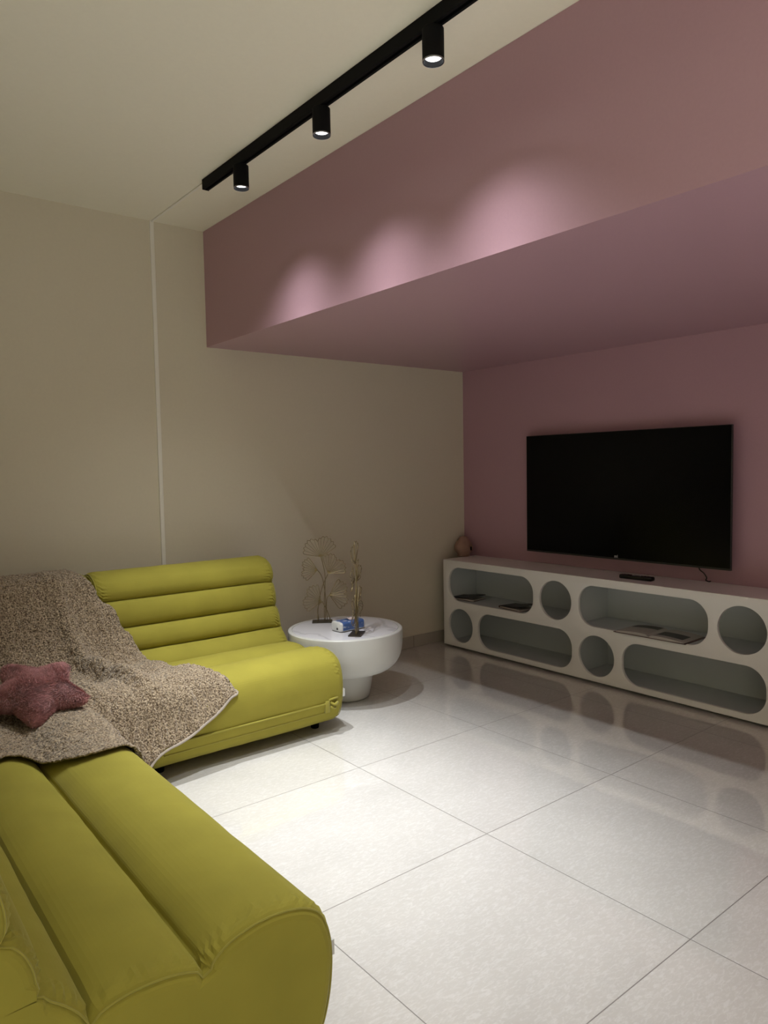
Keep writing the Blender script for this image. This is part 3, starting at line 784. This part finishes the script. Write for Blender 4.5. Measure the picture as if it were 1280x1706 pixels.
obj('bottom_panel', B(xf, -.0125, yy(CY1), yy(CY0), .020, .020+th), M['shelfw'], t, smooth=False)
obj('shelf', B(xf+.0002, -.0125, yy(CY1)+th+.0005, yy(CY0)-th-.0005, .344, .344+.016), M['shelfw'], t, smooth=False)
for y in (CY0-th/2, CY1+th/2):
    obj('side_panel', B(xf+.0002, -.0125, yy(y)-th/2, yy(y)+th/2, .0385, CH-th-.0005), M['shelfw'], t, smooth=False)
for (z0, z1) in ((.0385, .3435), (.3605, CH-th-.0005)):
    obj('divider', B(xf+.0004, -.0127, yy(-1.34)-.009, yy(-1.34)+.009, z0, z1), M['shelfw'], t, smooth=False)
for y in (CY0-.06, (CY0+CY1)/2, CY1+.06):
    for x in (-.30, -.06):
        obj('foot', lathe([(0, 0), (.015, 0), (.015, .0198), (0, .0198)], 20, x, yy(y)), M['blk'], t)

# ------------------------------------------------------------------ television, cable, remote
t = thing('television', 'large black flat-screen television mounted on the pink wall', 'television', (-.09, -1.466, 1.174))
W2, H2 = .7405, .4145
obj('screen', B(-.0006, .004, -W2+.004, W2-.004, -H2+.012, H2-.004), M['tvscreen'], t, smooth=False)
bm = bmesh.new(); box(bm, .0005, .020, -W2, W2, -H2, H2, bevel=.002)
obj('frame', bm, M['tvcase'], t, smooth=False)
obj('rear_housing', B(.020, .058, -W2*.72, W2*.72, -H2*.85, H2*.35, bevel=.01), M['tvcase'], t)
obj('lower_trim', B(-.0012, .0006, -W2+.001, W2-.001, -H2+.0005, -H2+.0115), mat('grey trim', (.02, .02, .021), .35), t, smooth=False)
obj('wall_bracket', B(.058, .0885, -.2, .2, -.18, .12), M['blk'], t, smooth=False)
# small rounded maker's mark, two letters
cu = bpy.data.curves.new('mark', 'FONT'); cu.body = 'mi'; cu.size = .026; cu.extrude = .0004; cu.align_x = 'CENTER'; cu.offset = .0006
tmp = bpy.data.objects.new('tmp', cu); C.objects.link(tmp)
me = bpy.data.meshes.new_from_object(tmp.evaluated_get(bpy.context.evaluated_depsgraph_get())); bpy.data.objects.remove(tmp)
me.transform(Matrix(((0, 0, -1, -.0018), (-1, 0, 0, 0), (0, 1, 0, -H2+.0145), (0, 0, 0, 1))))
o = obj('logo', me, mat('silver print', (.45, .45, .45), .4), t); o['label'] = 'tiny silver maker mark'
bm = bmesh.new()
tube(bm, catmull([(-.052, -2.000, .775), (-.052, -2.005, .745), (-.050, -2.03, .725), (-.046, -2.045, .70), (-.036, -2.036, .682), (-.022, -2.046, .674), (-.008, -2.050, .674)], 8), .0035, 8)
tag(obj('power_cable', bm, M['tvcase']), 'thin black cable hanging from under the television onto the cabinet', 'cable')

t = thing('remote_control', 'black television remote lying on the cabinet below the screen', 'remote control', (-.228, -1.70, CH), math.radians(2))
bm = B(-.024, .024, -.108, .108, .0008, .026, bevel=.008, seg=3)
for v in bm.verts: v.co.x *= 1-.10*math.cos(v.co.y*14)
obj('body', bm, mat('gloss black plastic', (.012, .012, .013), .25), t)
bt = mat('grey buttons', (.5, .5, .51), .5); bk_ = mat('dark buttons', (.05, .05, .052), .4)
ring = [(.012, 0), (.0165, 0), (.0165, .0018), (.012, .0018), (.012, 0)]
o = obj('control_ring', lathe(ring, 32), bt, t); o.location = (0, .012, .0258)
for (x, y, m_) in [(0, .090, bt), (-.012, .062, bk_), (0, .062, bk_), (.012, .062, bk_), (-.012, -.018, bt), (.012, -.018, bt), (-.012, -.030, bt), (.012, -.030, bt), (0, -.024, bt), (-.01, -.052, bk_), (.01, -.052, bk_), (-.01, -.07, bk_), (.01, -.07, bk_), (0, .012, bk_)]:
    o = obj('button', lathe([(0, 0), (.0038, 0), (.0038, .001), (.003, .0016), (0, .0016)], 16), m_, t); o.location = (x, y, .0258)

# ------------------------------------------------------------------ peach ornament in the corner
t = thing('peach_ornament', 'small rounded peach-coloured ornament on the cabinet in the corner', 'ornament', (-.112, -.100, CH))
pm = add_noise(mat('peach matte ceramic', (.36, .22, .165), .7), 30, .9, 1.1)
bm = lathe([tuple(v) for v in catmull([(0, .001), (.045, .001), (.050, .012), (.050, .022), (.064, .045), (.070, .075), (.060, .105), (.044, .128), (.030, .150), (.020, .158), (0, .160)], 5)], 40)
for v in bm.verts:
    a_ = math.atan2(v.co.y, v.co.x); r_ = math.hypot(v.co.x, v.co.y)
    if v.co.z > .025 and r_ > 1e-4: k = 1+.035*math.cos(8*a_); v.co.x *= k; v.co.y *= k
obj('body', bm, pm, t)
bm = bmesh.new(); tube(bm, catmull([(.0, -.055, .04), (.01, -.072, .06), (.01, -.078, .085), (0, -.062, .100)], 5), .005, 8)
obj('handle', bm, pm, t)
o = obj('knob', B(-.006, .006, -.088, -.078, .052, .082, bevel=.003), M['blk'], t); o['label'] = 'small black piece on the side'

# ------------------------------------------------------------------ books and magazine in the cabinet
pg = mat('paper pages', (.50, .47, .43), .8); red = mat('dark red cover', (.085, .022, .020), .4); dk = mat('dark photo print', (.03, .024, .022), .45)
def lying_book(loc, rz, label, L=.22, W=.16, lift=.016):
    """softcover lying on its side, the upper cover sprung open a little"""
    t = thing('paperback_book', label, 'book', loc, rz, 'dark books on the upper shelf')
    z0 = .0008
    obj('page_block', B(-L/2+.004, L/2-.004, -W/2+.003, W/2-.002, z0+.002, z0+.011, bevel=.0015, seg=1), pg, t, smooth=False)
    obj('cover', B(-L/2, L/2, -W/2, W/2, z0, z0+.0018), red, t, smooth=False)
    bm = bmesh.new(); n = 10; g = []
    for i in range(n+1):
        u = i/n; x = -L/2+L*u; z = z0+.0115 + lift*math.sin(u*math.pi/2)**2
        g.append([bm.verts.new((x, -W/2, z)), bm.verts.new((x, W/2, z+.003*u)), bm.verts.new((x, W/2, z+.0024+.003*u)), bm.verts.new((x, -W/2, z+.0024))])
    for a, b in zip(g, g[1:]):
        for k in range(4): bm.faces.new((a[k], a[(k+1) % 4], b[(k+1) % 4], b[k]))
    bm.faces.new(g[0][::-1]); bm.faces.new(g[-1])
    obj('upper_cover', bm, dk, t, smooth=False)
    obj('spine', B(-L/2-.0018, -L/2, -W/2, W/2, z0, z0+.0139), red, t, smooth=False)
SH = .360
lying_book((-.215, -.245, SH), math.radians(-80), 'dark red book at the left end of the upper shelf')
lying_book((-.235, -.76, SH), math.radians(-97), 'dark red book near the right end of the first long opening', lift=.022)
t = thing('open_magazine', 'open photo book lying on the upper shelf behind the second long opening', 'book', (-.250, -1.86, SH), math.radians(1))
def page_side(sgn):
    n = 14; L = .215; W = .115; bm = bmesh.new(); g = []
    for i in range(n+1):
        u = i/n; y = sgn*L*u
        h = .0035 + .016*(u**.35)*(1-u)**.8*1.6 + (.0015 if sgn > 0 else 0)
        if i == 0: h = .003
        g.append([bm.verts.new((-W, y, .0025)), bm.verts.new((W, y, .0025)), bm.verts.new((W, y, .0025+h)), bm.verts.new((-W, y, .0025+h))])
    for a, b in zip(g, g[1:]):
        for k in range(4): bm.faces.new((a[k], a[(k+1) % 4], b[(k+1) % 4], b[k]))
    bm.faces.new(g[0][::-1]); bm.faces.new(g[-1])
    return bm, L, W
for s in (1, -1):
    bm, L, W = page_side(s)
    pgo = obj('page_block', bm, pg, t, sharp=30)
    bm = bmesh.new(); g = []
    u0, u1, w0, w1 = (.12, .93, .035, .108) if s > 0 else (.10, .86, -.07, .03)
    for i in range(13):
        u = u0+(u1-u0)*i/12; h = .0035 + .016*(u**.35)*(1-u)**.8*1.6 + (.0015 if s > 0 else 0) + .0004
        g.append([bm.verts.new((w, s*L*u, .0025+h)) for w in (w0, w1)])
    for a, b in zip(g, g[1:]): bm.faces.new((a[0], a[1], b[1], b[0]))
    o = obj('printed_picture', bm, dk, pgo); o['label'] = 'dark printed picture'
obj('cover', B(-.122, .122, -.228, .228, .0004, .0030), red, t, smooth=False)
